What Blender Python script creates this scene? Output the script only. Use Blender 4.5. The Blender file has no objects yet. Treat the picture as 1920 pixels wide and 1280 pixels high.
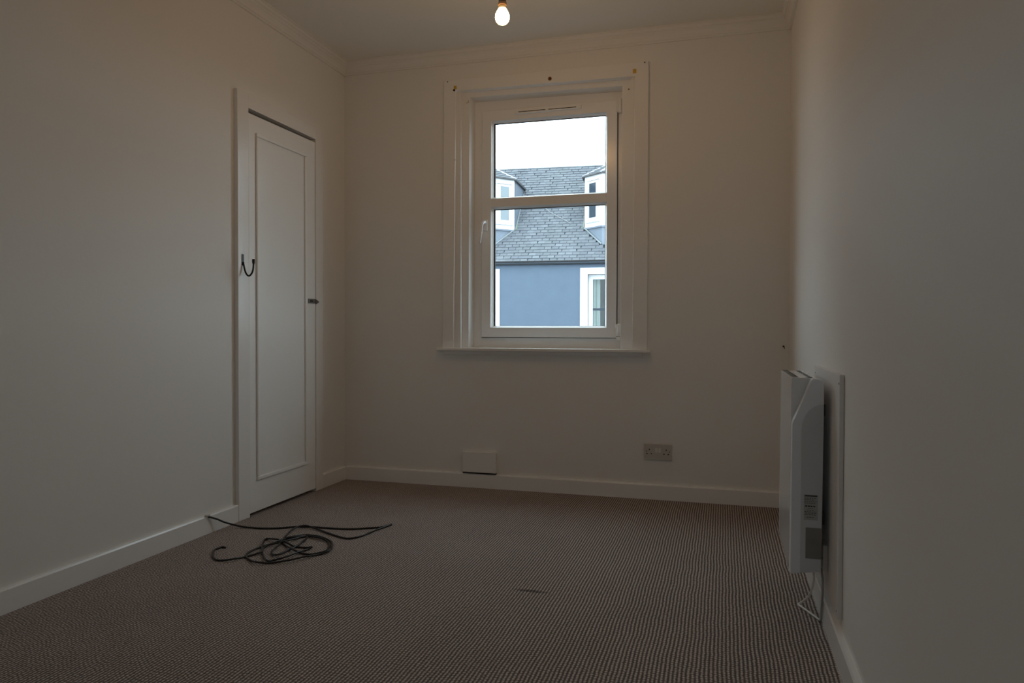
import bpy, bmesh, math, random
from mathutils import Vector, Matrix
random.seed(7)
S = bpy.context.scene
COL = S.collection
R = math.radians

# ------------------------------------------------------------------ camera, sky, exposure
cam_d = bpy.data.cameras.new('camera')
cam = bpy.data.objects.new('camera', cam_d)
COL.objects.link(cam)
cam_d.sensor_fit = 'HORIZONTAL'
cam_d.sensor_width = 36.0
cam_d.lens = 1366.05 / 1920 * 36.0
cam_d.clip_start = 0.02
cam_d.clip_end = 300
rv, uv_, fv = (Vector((0.96025406, 0.27911842, 0.00224851)), Vector((-0.00690464, 0.01569956, 0.99985291)),
               Vector((-0.27904207, 0.96012834, -0.01700278)))
M = Matrix((( rv.x, uv_.x, -fv.x, 2.20144), (rv.y, uv_.y, -fv.y, -3.94962), (rv.z, uv_.z, -fv.z, 0.90822), (0, 0, 0, 1)))
cam.matrix_world = M
S.camera = cam

world = bpy.data.worlds.new('overcast_sky')
S.world = world
world.use_nodes = True
bg = world.node_tree.nodes['Background']
bg.inputs['Color'].default_value = (0.77, 0.91, 1.0, 1)
SKY = 5.1
BULB = 144.0
bg.inputs['Strength'].default_value = SKY

S.view_settings.view_transform = 'Standard'
S.view_settings.look = 'None'
S.view_settings.exposure = 0.0
S.view_settings.gamma = 1.0
S.view_settings.use_curve_mapping = False
S.cycles.use_denoising = True
S.cycles.max_bounces = 14
S.cycles.diffuse_bounces = 8
S.cycles.glossy_bounces = 4
S.cycles.transmission_bounces = 6
S.cycles.transparent_max_bounces = 12
S.cycles.caustics_reflective = False
S.cycles.caustics_refractive = False
S.cycles.sample_clamp_indirect = 6.0
S.cycles.use_guiding = True

# ------------------------------------------------------------------ materials
def new_mat(name):
    m = bpy.data.materials.new(name)
    m.use_nodes = True
    return m, m.node_tree.nodes, m.node_tree.links, m.node_tree.nodes['Principled BSDF']

def rgba(c): return (c[0], c[1], c[2], 1.0)

def plain(name, col, rough=0.5, metal=0.0, noise=0.04, scale=14.0, bump=0.0, bscale=60.0, coat=0.0, spec=0.5, stretch=None):
    m, N, L, b = new_mat(name)
    tc = N.new('ShaderNodeTexCoord')
    src = tc.outputs['Object']
    if stretch:
        mp = N.new('ShaderNodeMapping'); mp.inputs['Scale'].default_value = stretch
        L.new(src, mp.inputs['Vector']); src = mp.outputs['Vector']
    nz = N.new('ShaderNodeTexNoise'); nz.inputs['Scale'].default_value = scale; nz.inputs['Detail'].default_value = 4
    L.new(src, nz.inputs['Vector'])
    mx = N.new('ShaderNodeMix'); mx.data_type = 'RGBA'
    mx.inputs[6].default_value = rgba([max(0, c * (1 - noise)) for c in col])
    mx.inputs[7].default_value = rgba([min(1, c * (1 + noise)) for c in col])
    L.new(nz.outputs['Fac'], mx.inputs[0]); L.new(mx.outputs[2], b.inputs['Base Color'])
    b.inputs['Roughness'].default_value = rough
    b.inputs['Metallic'].default_value = metal
    b.inputs['Specular IOR Level'].default_value = spec
    b.inputs['Coat Weight'].default_value = coat
    b.inputs['Coat Roughness'].default_value = 0.08
    if bump:
        n2 = N.new('ShaderNodeTexNoise'); n2.inputs['Scale'].default_value = bscale; n2.inputs['Detail'].default_value = 5
        L.new(src, n2.inputs['Vector'])
        bp = N.new('ShaderNodeBump'); bp.inputs['Strength'].default_value = bump; bp.inputs['Distance'].default_value = 0.004
        L.new(n2.outputs['Fac'], bp.inputs['Height']); L.new(bp.outputs['Normal'], b.inputs['Normal'])
    return m

WALL = (0.825, 0.81, 0.785)
m_wall = plain('wall_emulsion', WALL, 0.55, noise=0.015, scale=2.5, bump=0.10, bscale=55, spec=0.35)
m_ceil = plain('ceiling_emulsion', (0.83, 0.82, 0.775), 0.8, noise=0.02, scale=2, bump=0.1, bscale=40, spec=0.2)
m_gloss = plain('gloss_woodwork', (0.86, 0.85, 0.835), 0.24, noise=0.015, scale=5, bump=0.10, bscale=22, stretch=(1, 1, 0.25))
m_door = plain('gloss_door', (0.89, 0.885, 0.87), 0.30, noise=0.015, scale=4, bump=0.09, bscale=20, stretch=(1, 1, 0.2))
m_upvc = plain('white_upvc', (0.90, 0.90, 0.895), 0.22, noise=0.01, scale=6)
m_gasket_gap = plain('dark_gasket_and_gap', (0.03, 0.03, 0.035), 0.5)
m_steel = plain('dull_steel', (0.22, 0.21, 0.20), 0.38, metal=0.9, noise=0.1, scale=60)
m_black = plain('black_iron', (0.008, 0.008, 0.009), 0.35, noise=0.2, scale=90)
m_cable = plain('black_cable', (0.010, 0.010, 0.011), 0.36, noise=0.15, scale=50)
m_heater = plain('white_enamel', (0.74, 0.76, 0.79), 0.16, noise=0.008, scale=5, coat=0.4)
m_cap = plain('white_plastic', (0.76, 0.79, 0.84), 0.38, noise=0.012, scale=8)
m_inset = plain('grey_white_plastic', (0.58, 0.605, 0.64), 0.42, noise=0.012, scale=8)
m_dark = plain('vent_dark', (0.015, 0.02, 0.02), 0.7)
m_board = plain('painted_board', (0.76, 0.75, 0.74), 0.42, noise=0.02, scale=6, bump=0.06, bscale=30)
m_cord = plain('white_flex', (0.74, 0.72, 0.68), 0.4, noise=0.03, scale=30)
m_greycord = plain('grey_flex', (0.34, 0.34, 0.33), 0.45, noise=0.03, scale=30)
m_socket = plain('socket_plastic', (0.56, 0.53, 0.49), 0.35, noise=0.02, scale=20)
m_switch = plain('switch_plastic', (0.70, 0.68, 0.64), 0.3, noise=0.02, scale=20)
m_hole = plain('hole_dark', (0.012, 0.009, 0.007), 0.8)
m_rawl = plain('yellow_plug', (0.62, 0.38, 0.045), 0.5, noise=0.25, scale=90)
m_rust = plain('rusty_hole', (0.20, 0.075, 0.02), 0.8, noise=0.5, scale=160)
m_label = plain('label_paper', (0.40, 0.42, 0.42), 0.5, noise=0.03, scale=60)
m_ink = plain('label_ink', (0.03, 0.035, 0.035), 0.6, noise=0.2, scale=200)
m_sticker = plain('grey_sticker', (0.22, 0.215, 0.205), 0.5, noise=0.04, scale=40)
m_brass = plain('brass_cap', (0.55, 0.36, 0.16), 0.35, metal=0.9, noise=0.1, scale=60)
m_holder = plain('brown_bakelite', (0.16, 0.11, 0.085), 0.4, noise=0.1, scale=40)
m_smudge = plain('bare_filler', (0.52, 0.46, 0.38), 0.8, noise=0.15, scale=120)
m_cupboard = plain('cupboard_inside', (0.10, 0.085, 0.07), 0.9)
# outside
m_render = plain('blue_render', (0.103, 0.133, 0.176), 0.85, noise=0.12, scale=5, bump=0.7, bscale=14, spec=0.2)
m_margin = plain('white_stone_margin', (0.72, 0.72, 0.72), 0.7, noise=0.02, scale=6, bump=0.1, bscale=20)
m_dormer = plain('white_dormer_timber', (0.70, 0.70, 0.71), 0.45, noise=0.02, scale=5)
m_lead = plain('weathered_lead', (0.155, 0.180, 0.22), 0.55, noise=0.25, scale=6, bump=0.2, bscale=9)
m_flash = plain('pale_lead_flashing', (0.19, 0.21, 0.22), 0.6, noise=0.25, scale=9)
m_ridge = plain('pale_ridge', (0.42, 0.44, 0.465), 0.6, noise=0.15, scale=7)
m_mortar = plain('white_mortar', (0.75, 0.75, 0.75), 0.9)
m_gutter = plain('dark_gutter', (0.060, 0.058, 0.060), 0.5, noise=0.3, scale=10)
m_fascia = plain('blue_fascia', (0.060, 0.085, 0.118), 0.5, noise=0.1, scale=6)
m_curtain = plain('pale_curtain', (0.33, 0.37, 0.345), 0.9, noise=0.05, scale=9)
m_street = plain('wet_tarmac', (0.06, 0.06, 0.062), 0.6, noise=0.25, scale=3)
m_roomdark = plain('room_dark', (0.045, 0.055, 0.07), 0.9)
m_deck = plain('roof_underlay', (0.016, 0.018, 0.021), 0.9)
m_aerial = plain('aerial_wire', (0.30, 0.30, 0.29), 0.5)
m_moss = plain('moss', (0.12, 0.15, 0.085), 0.9, noise=0.4, scale=30)

def glass_mat(name, tint=(0.93, 0.96, 0.96), refl=1.0):
    m = bpy.data.materials.new(name); m.use_nodes = True
    N, L = m.node_tree.nodes, m.node_tree.links
    N.remove(N['Principled BSDF'])
    tr = N.new('ShaderNodeBsdfTransparent'); tr.inputs['Color'].default_value = rgba(tint)
    gl = N.new('ShaderNodeBsdfGlossy'); gl.inputs['Roughness'].default_value = 0.02
    fr = N.new('ShaderNodeFresnel'); ge = N.new('ShaderNodeNewGeometry')          # same Fresnel on both faces of the thin pane
    io = N.new('ShaderNodeMapRange'); io.inputs['To Min'].default_value = 1.45; io.inputs['To Max'].default_value = 1 / 1.45
    L.new(ge.outputs['Backfacing'], io.inputs['Value']); L.new(io.outputs[0], fr.inputs['IOR'])
    mu = N.new('ShaderNodeMath'); mu.operation = 'MULTIPLY'; mu.inputs[1].default_value = refl
    mx = N.new('ShaderNodeMixShader')
    L.new(fr.outputs[0], mu.inputs[0]); L.new(mu.outputs[0], mx.inputs[0])
    L.new(tr.outputs[0], mx.inputs[1]); L.new(gl.outputs[0], mx.inputs[2])
    L.new(mx.outputs[0], N['Material Output'].inputs['Surface'])
    return m
m_glass = glass_mat('window_glass')
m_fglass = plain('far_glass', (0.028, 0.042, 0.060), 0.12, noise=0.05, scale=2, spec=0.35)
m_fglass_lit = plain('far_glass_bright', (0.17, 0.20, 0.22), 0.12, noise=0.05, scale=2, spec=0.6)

def slate_mat():
    m, N, L, b = new_mat('slate')
    oi = N.new('ShaderNodeObjectInfo'); ge = N.new('ShaderNodeNewGeometry')
    ad = N.new('ShaderNodeMath'); ad.operation = 'ADD'
    L.new(oi.outputs['Random'], ad.inputs[0]); L.new(ge.outputs['Random Per Island'], ad.inputs[1])
    fr = N.new('ShaderNodeMath'); fr.operation = 'FRACT'; L.new(ad.outputs[0], fr.inputs[0])
    cr = N.new('ShaderNodeValToRGB')
    cr.color_ramp.elements[0].position = 0.0; cr.color_ramp.elements[0].color = (0.108, 0.116, 0.132, 1)
    cr.color_ramp.elements[1].position = 1.0; cr.color_ramp.elements[1].color = (0.150, 0.160, 0.177, 1)
    e = cr.color_ramp.elements.new(0.8); e.color = (0.132, 0.140, 0.154, 1)
    L.new(fr.outputs[0], cr.inputs[0])
    tc = N.new('ShaderNodeTexCoord')
    nz = N.new('ShaderNodeTexNoise'); nz.inputs['Scale'].default_value = 1.3; nz.inputs['Detail'].default_value = 5
    L.new(ge.outputs['Position'], nz.inputs['Vector'])
    r2 = N.new('ShaderNodeValToRGB'); r2.color_ramp.elements[0].position = 0.48; r2.color_ramp.elements[1].position = 0.75
    L.new(nz.outputs['Fac'], r2.inputs[0])
    mf = N.new('ShaderNodeMath'); mf.operation = 'MULTIPLY'; mf.inputs[1].default_value = 0.30
    L.new(r2.outputs[0], mf.inputs[0])
    mx = N.new('ShaderNodeMix'); mx.data_type = 'RGBA'; mx.inputs[7].default_value = (0.092, 0.106, 0.088, 1)
    L.new(mf.outputs[0], mx.inputs[0]); L.new(cr.outputs[0], mx.inputs[6]); L.new(mx.outputs[2], b.inputs['Base Color'])
    b.inputs['Roughness'].default_value = 0.6
    b.inputs['Specular IOR Level'].default_value = 0.25
    return m
m_slate = slate_mat()

def carpet_mat():
    m, N, L, b = new_mat('ribbed_carpet')
    tc = N.new('ShaderNodeTexCoord')
    P = tc.outputs['Object']
    # wobble
    wz = N.new('ShaderNodeTexNoise'); wz.inputs['Scale'].default_value = 6.0; wz.inputs['Detail'].default_value = 2
    L.new(P, wz.inputs['Vector'])
    sx = N.new('ShaderNodeSeparateXYZ'); L.new(P, sx.inputs[0])
    def math_(op, a, bb=None, cl=False):
        n = N.new('ShaderNodeMath'); n.operation = op; n.use_clamp = cl
        for i, v in enumerate((a, bb)):
            if v is None: continue
            if isinstance(v, (int, float)): n.inputs[i].default_value = v
            else: L.new(v, n.inputs[i])
        return n.outputs[0]
    wob = math_('MULTIPLY', math_('SUBTRACT', wz.outputs['Fac'], 0.5), 0.010)
    x = math_('ADD', sx.outputs['X'], wob)
    pitch = 0.0112
    rib = math_('SINE', math_('MULTIPLY', x, 2 * math.pi / pitch))
    rib01 = math_('ADD', math_('MULTIPLY', rib, 0.5), 0.5)
    # loops along each rib, staggered from rib to rib
    row = math_('FLOOR', math_('ADD', math_('DIVIDE', x, pitch), 0.25))
    ph = math_('MULTIPLY', math_('SINE', math_('MULTIPLY', row, 12.9898)), 43.0)
    yy = math_('ADD', math_('MULTIPLY', sx.outputs['Y'], 2 * math.pi / 0.0130), ph)
    loop01 = math_('ADD', math_('MULTIPLY', math_('SINE', yy), 0.5), 0.5)
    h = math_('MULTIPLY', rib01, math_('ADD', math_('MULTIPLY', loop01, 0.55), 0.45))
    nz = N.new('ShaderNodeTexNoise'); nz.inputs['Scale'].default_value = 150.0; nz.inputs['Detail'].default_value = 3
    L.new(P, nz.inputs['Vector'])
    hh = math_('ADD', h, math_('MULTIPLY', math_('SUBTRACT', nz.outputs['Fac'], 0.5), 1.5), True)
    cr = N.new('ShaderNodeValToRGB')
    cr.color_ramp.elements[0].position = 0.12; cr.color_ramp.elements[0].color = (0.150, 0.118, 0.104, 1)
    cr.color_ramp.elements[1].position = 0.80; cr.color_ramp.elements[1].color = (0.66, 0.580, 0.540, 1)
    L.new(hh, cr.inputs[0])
    # worn tone over the room
    lz = N.new('ShaderNodeTexNoise'); lz.inputs['Scale'].default_value = 3.2; lz.inputs['Detail'].default_value = 4
    L.new(P, lz.inputs['Vector'])
    tone = math_('ADD', math_('MULTIPLY', lz.outputs['Fac'], 0.22), 0.89)
    # the dark scuff in the middle of the floor
    dx = math_('DIVIDE', math_('SUBTRACT', sx.outputs['X'], 1.565), 0.075)
    dy = math_('DIVIDE', math_('SUBTRACT', sx.outputs['Y'], -1.518), 0.016)
    rr = math_('ADD', math_('POWER', dx, 2.0), math_('POWER', dy, 2.0))
    mk = math_('SUBTRACT', 1.0, math_('MULTIPLY', math_('SUBTRACT', 1.0, rr, True), 0.6), True)
    sc = N.new('ShaderNodeVectorMath'); sc.operation = 'SCALE'
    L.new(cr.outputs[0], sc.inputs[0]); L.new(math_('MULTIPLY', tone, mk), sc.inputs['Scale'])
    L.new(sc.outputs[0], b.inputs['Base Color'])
    bp = N.new('ShaderNodeBump'); bp.inputs['Strength'].default_value = 0.9; bp.inputs['Distance'].default_value = 0.003
    L.new(hh, bp.inputs['Height']); L.new(bp.outputs['Normal'], b.inputs['Normal'])
    b.inputs['Roughness'].default_value = 0.95
    b.inputs['Specular IOR Level'].default_value = 0.1
    return m
m_carpet = carpet_mat()

def bulb_mat():
    m = bpy.data.materials.new('glowing_bulb_glass'); m.use_nodes = True
    N, L = m.node_tree.nodes, m.node_tree.links
    N.remove(N['Principled BSDF'])
    tc = N.new('ShaderNodeTexCoord'); sx = N.new('ShaderNodeSeparateXYZ'); L.new(tc.outputs['Object'], sx.inputs[0])
    mr = N.new('ShaderNodeMapRange'); mr.inputs['From Min'].default_value = 0.020; mr.inputs['From Max'].default_value = 0.036
    mr.inputs['To Min'].default_value = 1.0; mr.inputs['To Max'].default_value = 0.004
    L.new(sx.outputs['Z'], mr.inputs['Value'])
    m2 = N.new('ShaderNodeMapRange'); m2.inputs['From Min'].default_value = -0.027; m2.inputs['From Max'].default_value = -0.004
    m2.inputs['To Min'].default_value = 0.22; m2.inputs['To Max'].default_value = 1.0      # the filament shows least from straight below
    L.new(sx.outputs['Z'], m2.inputs['Value'])
    m3 = N.new('ShaderNodeMath'); m3.operation = 'MULTIPLY'
    L.new(mr.outputs[0], m3.inputs[0]); L.new(m2.outputs[0], m3.inputs[1])
    mu = N.new('ShaderNodeMath'); mu.operation = 'MULTIPLY'; mu.inputs[1].default_value = BULB
    L.new(m3.outputs[0], mu.inputs[0])
    em = N.new('ShaderNodeEmission'); em.inputs['Color'].default_value = (1.0, 0.56, 0.21, 1)
    L.new(mu.outputs[0], em.inputs['Strength']); L.new(em.outputs[0], N['Material Output'].inputs['Surface'])
    return m
m_bulb = bulb_mat()

# ------------------------------------------------------------------ mesh helpers
class MB:
    def __init__(s): s.v, s.f = [], []
    def add(s, vs, fs):
        o = len(s.v); s.v += [tuple(x) for x in vs]; s.f += [tuple(i + o for i in f) for f in fs]; return s
    def box(s, x0, x1, y0, y1, z0, z1):
        return s.add([(x0, y0, z0), (x1, y0, z0), (x1, y1, z0), (x0, y1, z0), (x0, y0, z1), (x1, y0, z1), (x1, y1, z1), (x0, y1, z1)],
                     [(0, 3, 2, 1), (4, 5, 6, 7), (0, 1, 5, 4), (1, 2, 6, 5), (2, 3, 7, 6), (3, 0, 4, 7)])
    def prism(s, poly, axis, a, b):
        """poly: 2D points; extruded along axis ('x','y','z') from a to b"""
        def p(q, t):
            return (t, q[0], q[1]) if axis == 'x' else (q[0], t, q[1]) if axis == 'y' else (q[0], q[1], t)
        n = len(poly)
        vs = [p(q, a) for q in poly] + [p(q, b) for q in poly]
        fs = [tuple(range(n))[::-1], tuple(range(n, 2 * n))] + [(i, (i + 1) % n, n + (i + 1) % n, n + i) for i in range(n)]
        return s.add(vs, fs)
    def ring(s, outer, inner, y0, y1):
        """four-sided frame in the XZ plane from y0 to y1; corners TL TR BR BL"""
        vs = []
        for y in (y0, y1):
            vs += [(q[0], y, q[1]) for q in outer] + [(q[0], y, q[1]) for q in inner]
        fs = []
        for i in range(4):
            j = (i + 1) % 4
            fs += [(i, j, 4 + j, 4 + i), (8 + i, 12 + i, 12 + j, 8 + j), (i, 8 + i, 8 + j, j), (4 + i, 4 + j, 12 + j, 12 + i)]
        return s.add(vs, fs)
    def lathe(s, prof, cx, cy, cz, n=24, axis='z'):
        vs, fs = [], []
        for r, h in prof:
            for k in range(n):
                t = 2 * math.pi * k / n
                a, b = r * math.cos(t), r * math.sin(t)
                vs.append((cx + a, cy + b, cz + h) if axis == 'z' else (cx + a, cy + h, cz + b) if axis == 'y' else (cx + h, cy + a, cz + b))
        m = len(prof)
        for i in range(m - 1):
            for k in range(n):
                k2 = (k + 1) % n
                fs.append((i * n + k, i * n + k2, (i + 1) * n + k2, (i + 1) * n + k))
        fs.append(tuple(range(n))[::-1]); fs.append(tuple((m - 1) * n + k for k in range(n)))
        return s.add(vs, fs)
    def tube(s, pts, r, n=8, taper=None):
        pts = [Vector(p) for p in pts]; vs, fs = [], []
        up = Vector((0, 0, 1))
        for i, p in enumerate(pts):
            t = (pts[min(i + 1, len(pts) - 1)] - pts[max(i - 1, 0)]).normalized()
            u = t.cross(up)
            if u.length < 1e-3: u = t.cross(Vector((1, 0, 0)))
            u.normalize(); w = u.cross(t).normalized()
            rr = r if taper is None else r * taper(i / (len(pts) - 1))
            for k in range(n):
                a = 2 * math.pi * k / n
                vs.append(p + u * (rr * math.cos(a)) + w * (rr * math.sin(a)))
        for i in range(len(pts) - 1):
            for k in range(n):
                k2 = (k + 1) % n
                fs.append((i * n + k, i * n + k2, (i + 1) * n + k2, (i + 1) * n + k))
        fs.append(tuple(range(n))[::-1]); fs.append(tuple((len(pts) - 1) * n + k for k in range(n)))
        return s.add(vs, fs)
    def mesh(s, name, mat, bevel=0.0, seg=2, smooth=False, origin=(0, 0, 0)):
        bm = bmesh.new()
        o = Vector(origin)
        vv = [bm.verts.new(Vector(v) - o) for v in s.v]
        for f in s.f:
            try: bm.faces.new([vv[i] for i in f])
            except ValueError: pass
        bmesh.ops.recalc_face_normals(bm, faces=bm.faces)
        if bevel:
            ed = [e for e in bm.edges if len(e.link_faces) == 2 and e.calc_face_angle(0) > 0.6]
            bmesh.ops.bevel(bm, geom=ed, offset=bevel, segments=seg, profile=0.5, affect='EDGES', clamp_overlap=True)
        me = bpy.data.meshes.new(name)
        bm.to_mesh(me); bm.free()
        if smooth:
            for p in me.polygons: p.use_smooth = True
        me.materials.append(mat)
        return me
    def build(s, name, mat, parent=None, bevel=0.0, seg=2, smooth=False, loc=(0, 0, 0)):
        """links ONE object; vertices are in the parent's frame (world when there is none)"""
        ob = bpy.data.objects.new(name, s.mesh(name, mat, bevel, seg, smooth, loc))
        ob.location = loc
        COL.objects.link(ob)
        if parent: ob.parent = parent
        return ob

def smooth_path(pts, k=6):
    P = [Vector(p) for p in pts]; out = []
    for i in range(len(P) - 1):
        a, b, c, d = P[max(i - 1, 0)], P[i], P[i + 1], P[min(i + 2, len(P) - 1)]
        for j in range(k):
            t = j / k
            out.append(0.5 * ((2 * b) + (c - a) * t + (2 * a - 5 * b + 4 * c - d) * t * t + (3 * b - a - 3 * c + d) * t ** 3))
    out.append(P[-1]); return out

def tag(o, label=None, cat=None, group=None, kind=None):
    if label: o['label'] = label
    if cat: o['category'] = cat
    if group: o['group'] = group
    if kind: o['kind'] = kind
    return o

def empty(name, loc=(0, 0, 0), rz=0.0):
    o = bpy.data.objects.new(name, None)
    o.location = loc; o.rotation_euler = (0, 0, rz); o.empty_display_size = 0.1
    COL.objects.link(o); return o

def struct(o, label=None): return tag(o, label, None, None, 'structure')

# ------------------------------------------------------------------ the room shell
W, CZ, YF = 2.5196, 2.495, -4.55           # width, ceiling height, wall behind the camera
TH = 0.20
SK, SKH = 0.018, 0.081                      # skirting depth and height
struct(MB().box(-0.4, W + 0.2, YF - 0.2, 0.0, -0.15, 0.0).build('floor', m_carpet), 'brown and beige ribbed carpet')
struct(MB().box(-0.4, W + 0.2, YF - 0.2, TH, CZ, CZ + 0.15).build('ceiling', m_ceil), 'plain off-white ceiling')
# left wall with the cupboard opening
OY0, OY1, OZ = -0.950, -0.357, 1.958
b = MB()
b.box(-0.12, 0, YF, OY0, 0, CZ); b.box(-0.12, 0, OY1, 0, 0, CZ); b.box(-0.12, 0, OY0, OY1, OZ, CZ)
struct(b.build('wall_left', m_wall), 'cream painted wall with the cupboard door')
b = MB()
b.box(-0.42, -0.40, OY0 - 0.1, OY1 + 0.1, 0, CZ); b.box(-0.40, -0.12, OY0 - 0.1, OY0 - 0.08, 0, CZ); b.box(-0.40, -0.12, OY1 + 0.08, OY1 + 0.1, 0, CZ)
struct(b.build('wall_cupboard', m_cupboard), 'dark inside of the wall cupboard')
struct(MB().box(W, W + 0.12, YF, TH, 0, CZ).build('wall_right', m_wall), 'cream painted wall behind the heater')
# the wall behind the camera has a small window of its own
VX0, VX1, VZ0, VZ1 = 1.62, 2.02, 1.05, 1.56
b = MB()
b.box(-0.12, VX0, YF - 0.12, YF, 0, CZ); b.box(VX1, W + 0.12, YF - 0.12, YF, 0, CZ)
b.box(VX0, VX1, YF - 0.12, YF, 0, VZ0); b.box(VX0, VX1, YF - 0.12, YF, VZ1, CZ)
struct(b.build('wall_front', m_wall), 'cream painted wall behind the camera')
wb = struct(MB().ring([(VX0, VZ1), (VX1, VZ1), (VX1, VZ0), (VX0, VZ0)], [(VX0 + 0.04, VZ1 - 0.04), (VX1 - 0.04, VZ1 - 0.04), (VX1 - 0.04, VZ0 + 0.04), (VX0 + 0.04, VZ0 + 0.04)],
                      YF - 0.10, YF - 0.04).build('window_2', m_upvc, bevel=0.003), 'small white framed window behind the camera')
MB().box(VX0 + 0.038, VX1 - 0.038, YF - 0.072, YF - 0.068, VZ0 + 0.038, VZ1 - 0.038).build('pane', m_glass, wb)
# back wall around the window
WX0, WX1, WZ0, WZ1 = 0.745, 1.715, 0.775, 2.300
b = MB()
b.box(-0.12, WX0, 0, TH, 0, CZ); b.box(WX1, W, 0, TH, 0, CZ)
b.box(WX0, WX1, 0, TH, 0, WZ0); b.box(WX0, WX1, 0, TH, WZ1, CZ)
struct(b.build('wall_back', m_wall), 'cream painted wall with the window')

def skirting(profile_axis, a, b_, pos, sgn, name):
    prof = [(0, 0), (sgn * SK, 0), (sgn * SK, SKH - 0.006), (sgn * (SK - 0.004), SKH), (0, SKH)]
    m = MB()
    if profile_axis == 'y':
        m.prism([(pos + q[0], q[1]) for q in prof], 'y', a, b_)
    else:
        m.prism([(pos + q[0], q[1]) for q in prof], 'x', a, b_)
    return m
bl = skirting('y', YF, -1.034, 0, 1, '')
bl.prism([(0, 0), (SK, 0), (SK, SKH - 0.006), (SK - 0.004, SKH), (0, SKH)], 'y', -0.283, 0)
struct(bl.build('baseboard_left', m_gloss), 'white gloss skirting board')
struct(skirting('x', 0, W, 0, -1, '').build('baseboard_back', m_gloss), 'white gloss skirting board under the window')
struct(skirting('y', YF, 0, W, -1, '').build('baseboard_right', m_gloss), 'white gloss skirting board under the heater')
# cornices
cp = [(0, CZ - 0.071), (0.009, CZ - 0.071), (0.010, CZ - 0.062), (0.014, CZ - 0.060), (0.017, CZ - 0.046), (0.024, CZ - 0.033),
      (0.032, CZ - 0.026), (0.033, CZ - 0.020), (0.038, CZ - 0.019), (0.044, CZ - 0.011), (0.046, CZ - 0.006), (0.053, CZ - 0.005), (0.053, CZ), (0, CZ)]
struct(MB().prism([(q[0], q[1]) for q in cp], 'y', YF, 0).build('trim_1', m_wall), 'moulded cornice along the left wall')
struct(MB().prism([(-q[0], q[1]) for q in cp], 'x', 0, W).build('trim_2', m_wall), 'moulded cornice above the window')
struct(MB().prism([(W - q[0], q[1]) for q in cp], 'y', YF, 0).build('trim_3', m_wall), 'moulded cornice along the right wall')

# ------------------------------------------------------------------ the window
win = struct(empty('window_1', (1.22, 0, 0.80)), 'white window with a transom, deep painted lining and sill')
def wpart(mb, name, mat, parent=win, **k):
    # vertices given in world coordinates, stored in the parent's frame
    off = Vector((1.22, 0, 0.80))
    mb.v = [tuple(Vector(v) - off) for v in mb.v]
    return mb.build(name, mat, parent, **k)
wpart(MB().ring([(0.6465, 2.331), (1.8085, 2.3325), (1.8085, 0.80), (0.640, 0.80)],
                [(0.7215, 2.2690), (1.7370, 2.2565), (1.7300, 0.80), (0.7060, 0.80)], -0.018, 0.030), 'architrave', m_gloss, bevel=0.0025)
wpart(MB().ring([(0.690, 2.300), (1.765, 2.300), (1.765, 0.80), (0.690, 0.80)],
                [(0.7890, 2.2390), (1.6640, 2.2270), (1.6600, 0.80), (0.7830, 0.80)], 0.0302, 0.1255), 'lining', m_gloss, bevel=0.002)
wpart(MB().ring([(0.760, 2.260), (1.690, 2.260), (1.690, 0.802), (0.760, 0.802)],
                [(0.868, 2.150), (1.600, 2.150), (1.600, 0.890), (0.868, 0.890)], 0.126, 0.190), 'frame', m_upvc, bevel=0.002)
wpart(MB().ring([(0.8365, 2.1805), (1.6300, 2.1805), (1.6300, 0.8580), (0.8315, 0.8580)], [(0.845, 2.172), (1.622, 2.172), (1.622, 0.866), (0.840, 0.866)], 0.1215, 0.1262), 'sash_gap_shadow', m_gasket_gap)  # dark ring drawn as the shadow line in the gap round the sash
sash = wpart(MB().ring([(0.840, 2.177), (1.6265, 2.177), (1.6265, 0.8612), (0.835, 0.8612)],
                       [(0.8960, 2.1140), (1.5690, 2.1140), (1.5710, 0.9175), (0.8920, 0.9175)], 0.104, 0.160), 'sash', m_upvc, bevel=0.003)
wpart(MB().box(0.892, 1.571, 0.106, 0.158, 1.6165, 1.6690), 'transom', m_upvc, bevel=0.003)
def bead(x0, x1, z0, z1):
    o = [(x0, z1), (x1, z1), (x1, z0), (x0, z0)]; t = 0.011
    i = [(x0 + t, z1 - t), (x1 - t, z1 - t), (x1 - t, z0 + t), (x0 + t, z0 + t)]
    mb = MB()
    vs = [(q[0], 0.112, q[1]) for q in o] + [(q[0], 0.131, q[1]) for q in i] + [(q[0], 0.140, q[1]) for q in o] + [(q[0], 0.140, q[1]) for q in i]
    fs = []
    for a in range(4):
        c = (a + 1) % 4
        fs += [(a, c, 4 + c, 4 + a), (8 + a, 12 + a, 12 + c, 8 + c), (a, 8 + a, 8 + c, c), (4 + a, 4 + c, 12 + c, 12 + a)]
    return mb.add(vs, fs)
for z0, z1 in ((1.6665, 2.1165), (0.9150, 1.6185)):
    wpart(bead(0.8925, 1.5705, z0, z1), 'glazing_bead', m_upvc)
    o = [(0.900, z1 - 0.008), (1.563, z1 - 0.008), (1.563, z0 + 0.008), (0.900, z0 + 0.008)]
    i = [(0.9120, z1 - 0.0150), (1.5570, z1 - 0.0150), (1.5570, z0 + 0.012), (0.9120, z0 + 0.012)]
    wpart(MB().ring(o, i, 0.1325, 0.139), 'gasket', m_gasket_gap)
    wpart(MB().box(0.899, 1.564, 0.1355, 0.1375, z0 + 0.009, z1 - 0.009), 'pane', m_glass)
wpart(MB().box(0.613, 1.8245, -0.050, 0.1255, 0.784, 0.8005), 'sill', m_gloss, bevel=0.004, seg=3)
wpart(MB().prism([(0.0, 0.760), (-0.012, 0.760), (-0.018, 0.767), (-0.020, 0.784), (0.0, 0.784)], 'x', 0.640, 1.785), 'sill_moulding', m_gloss)
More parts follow.
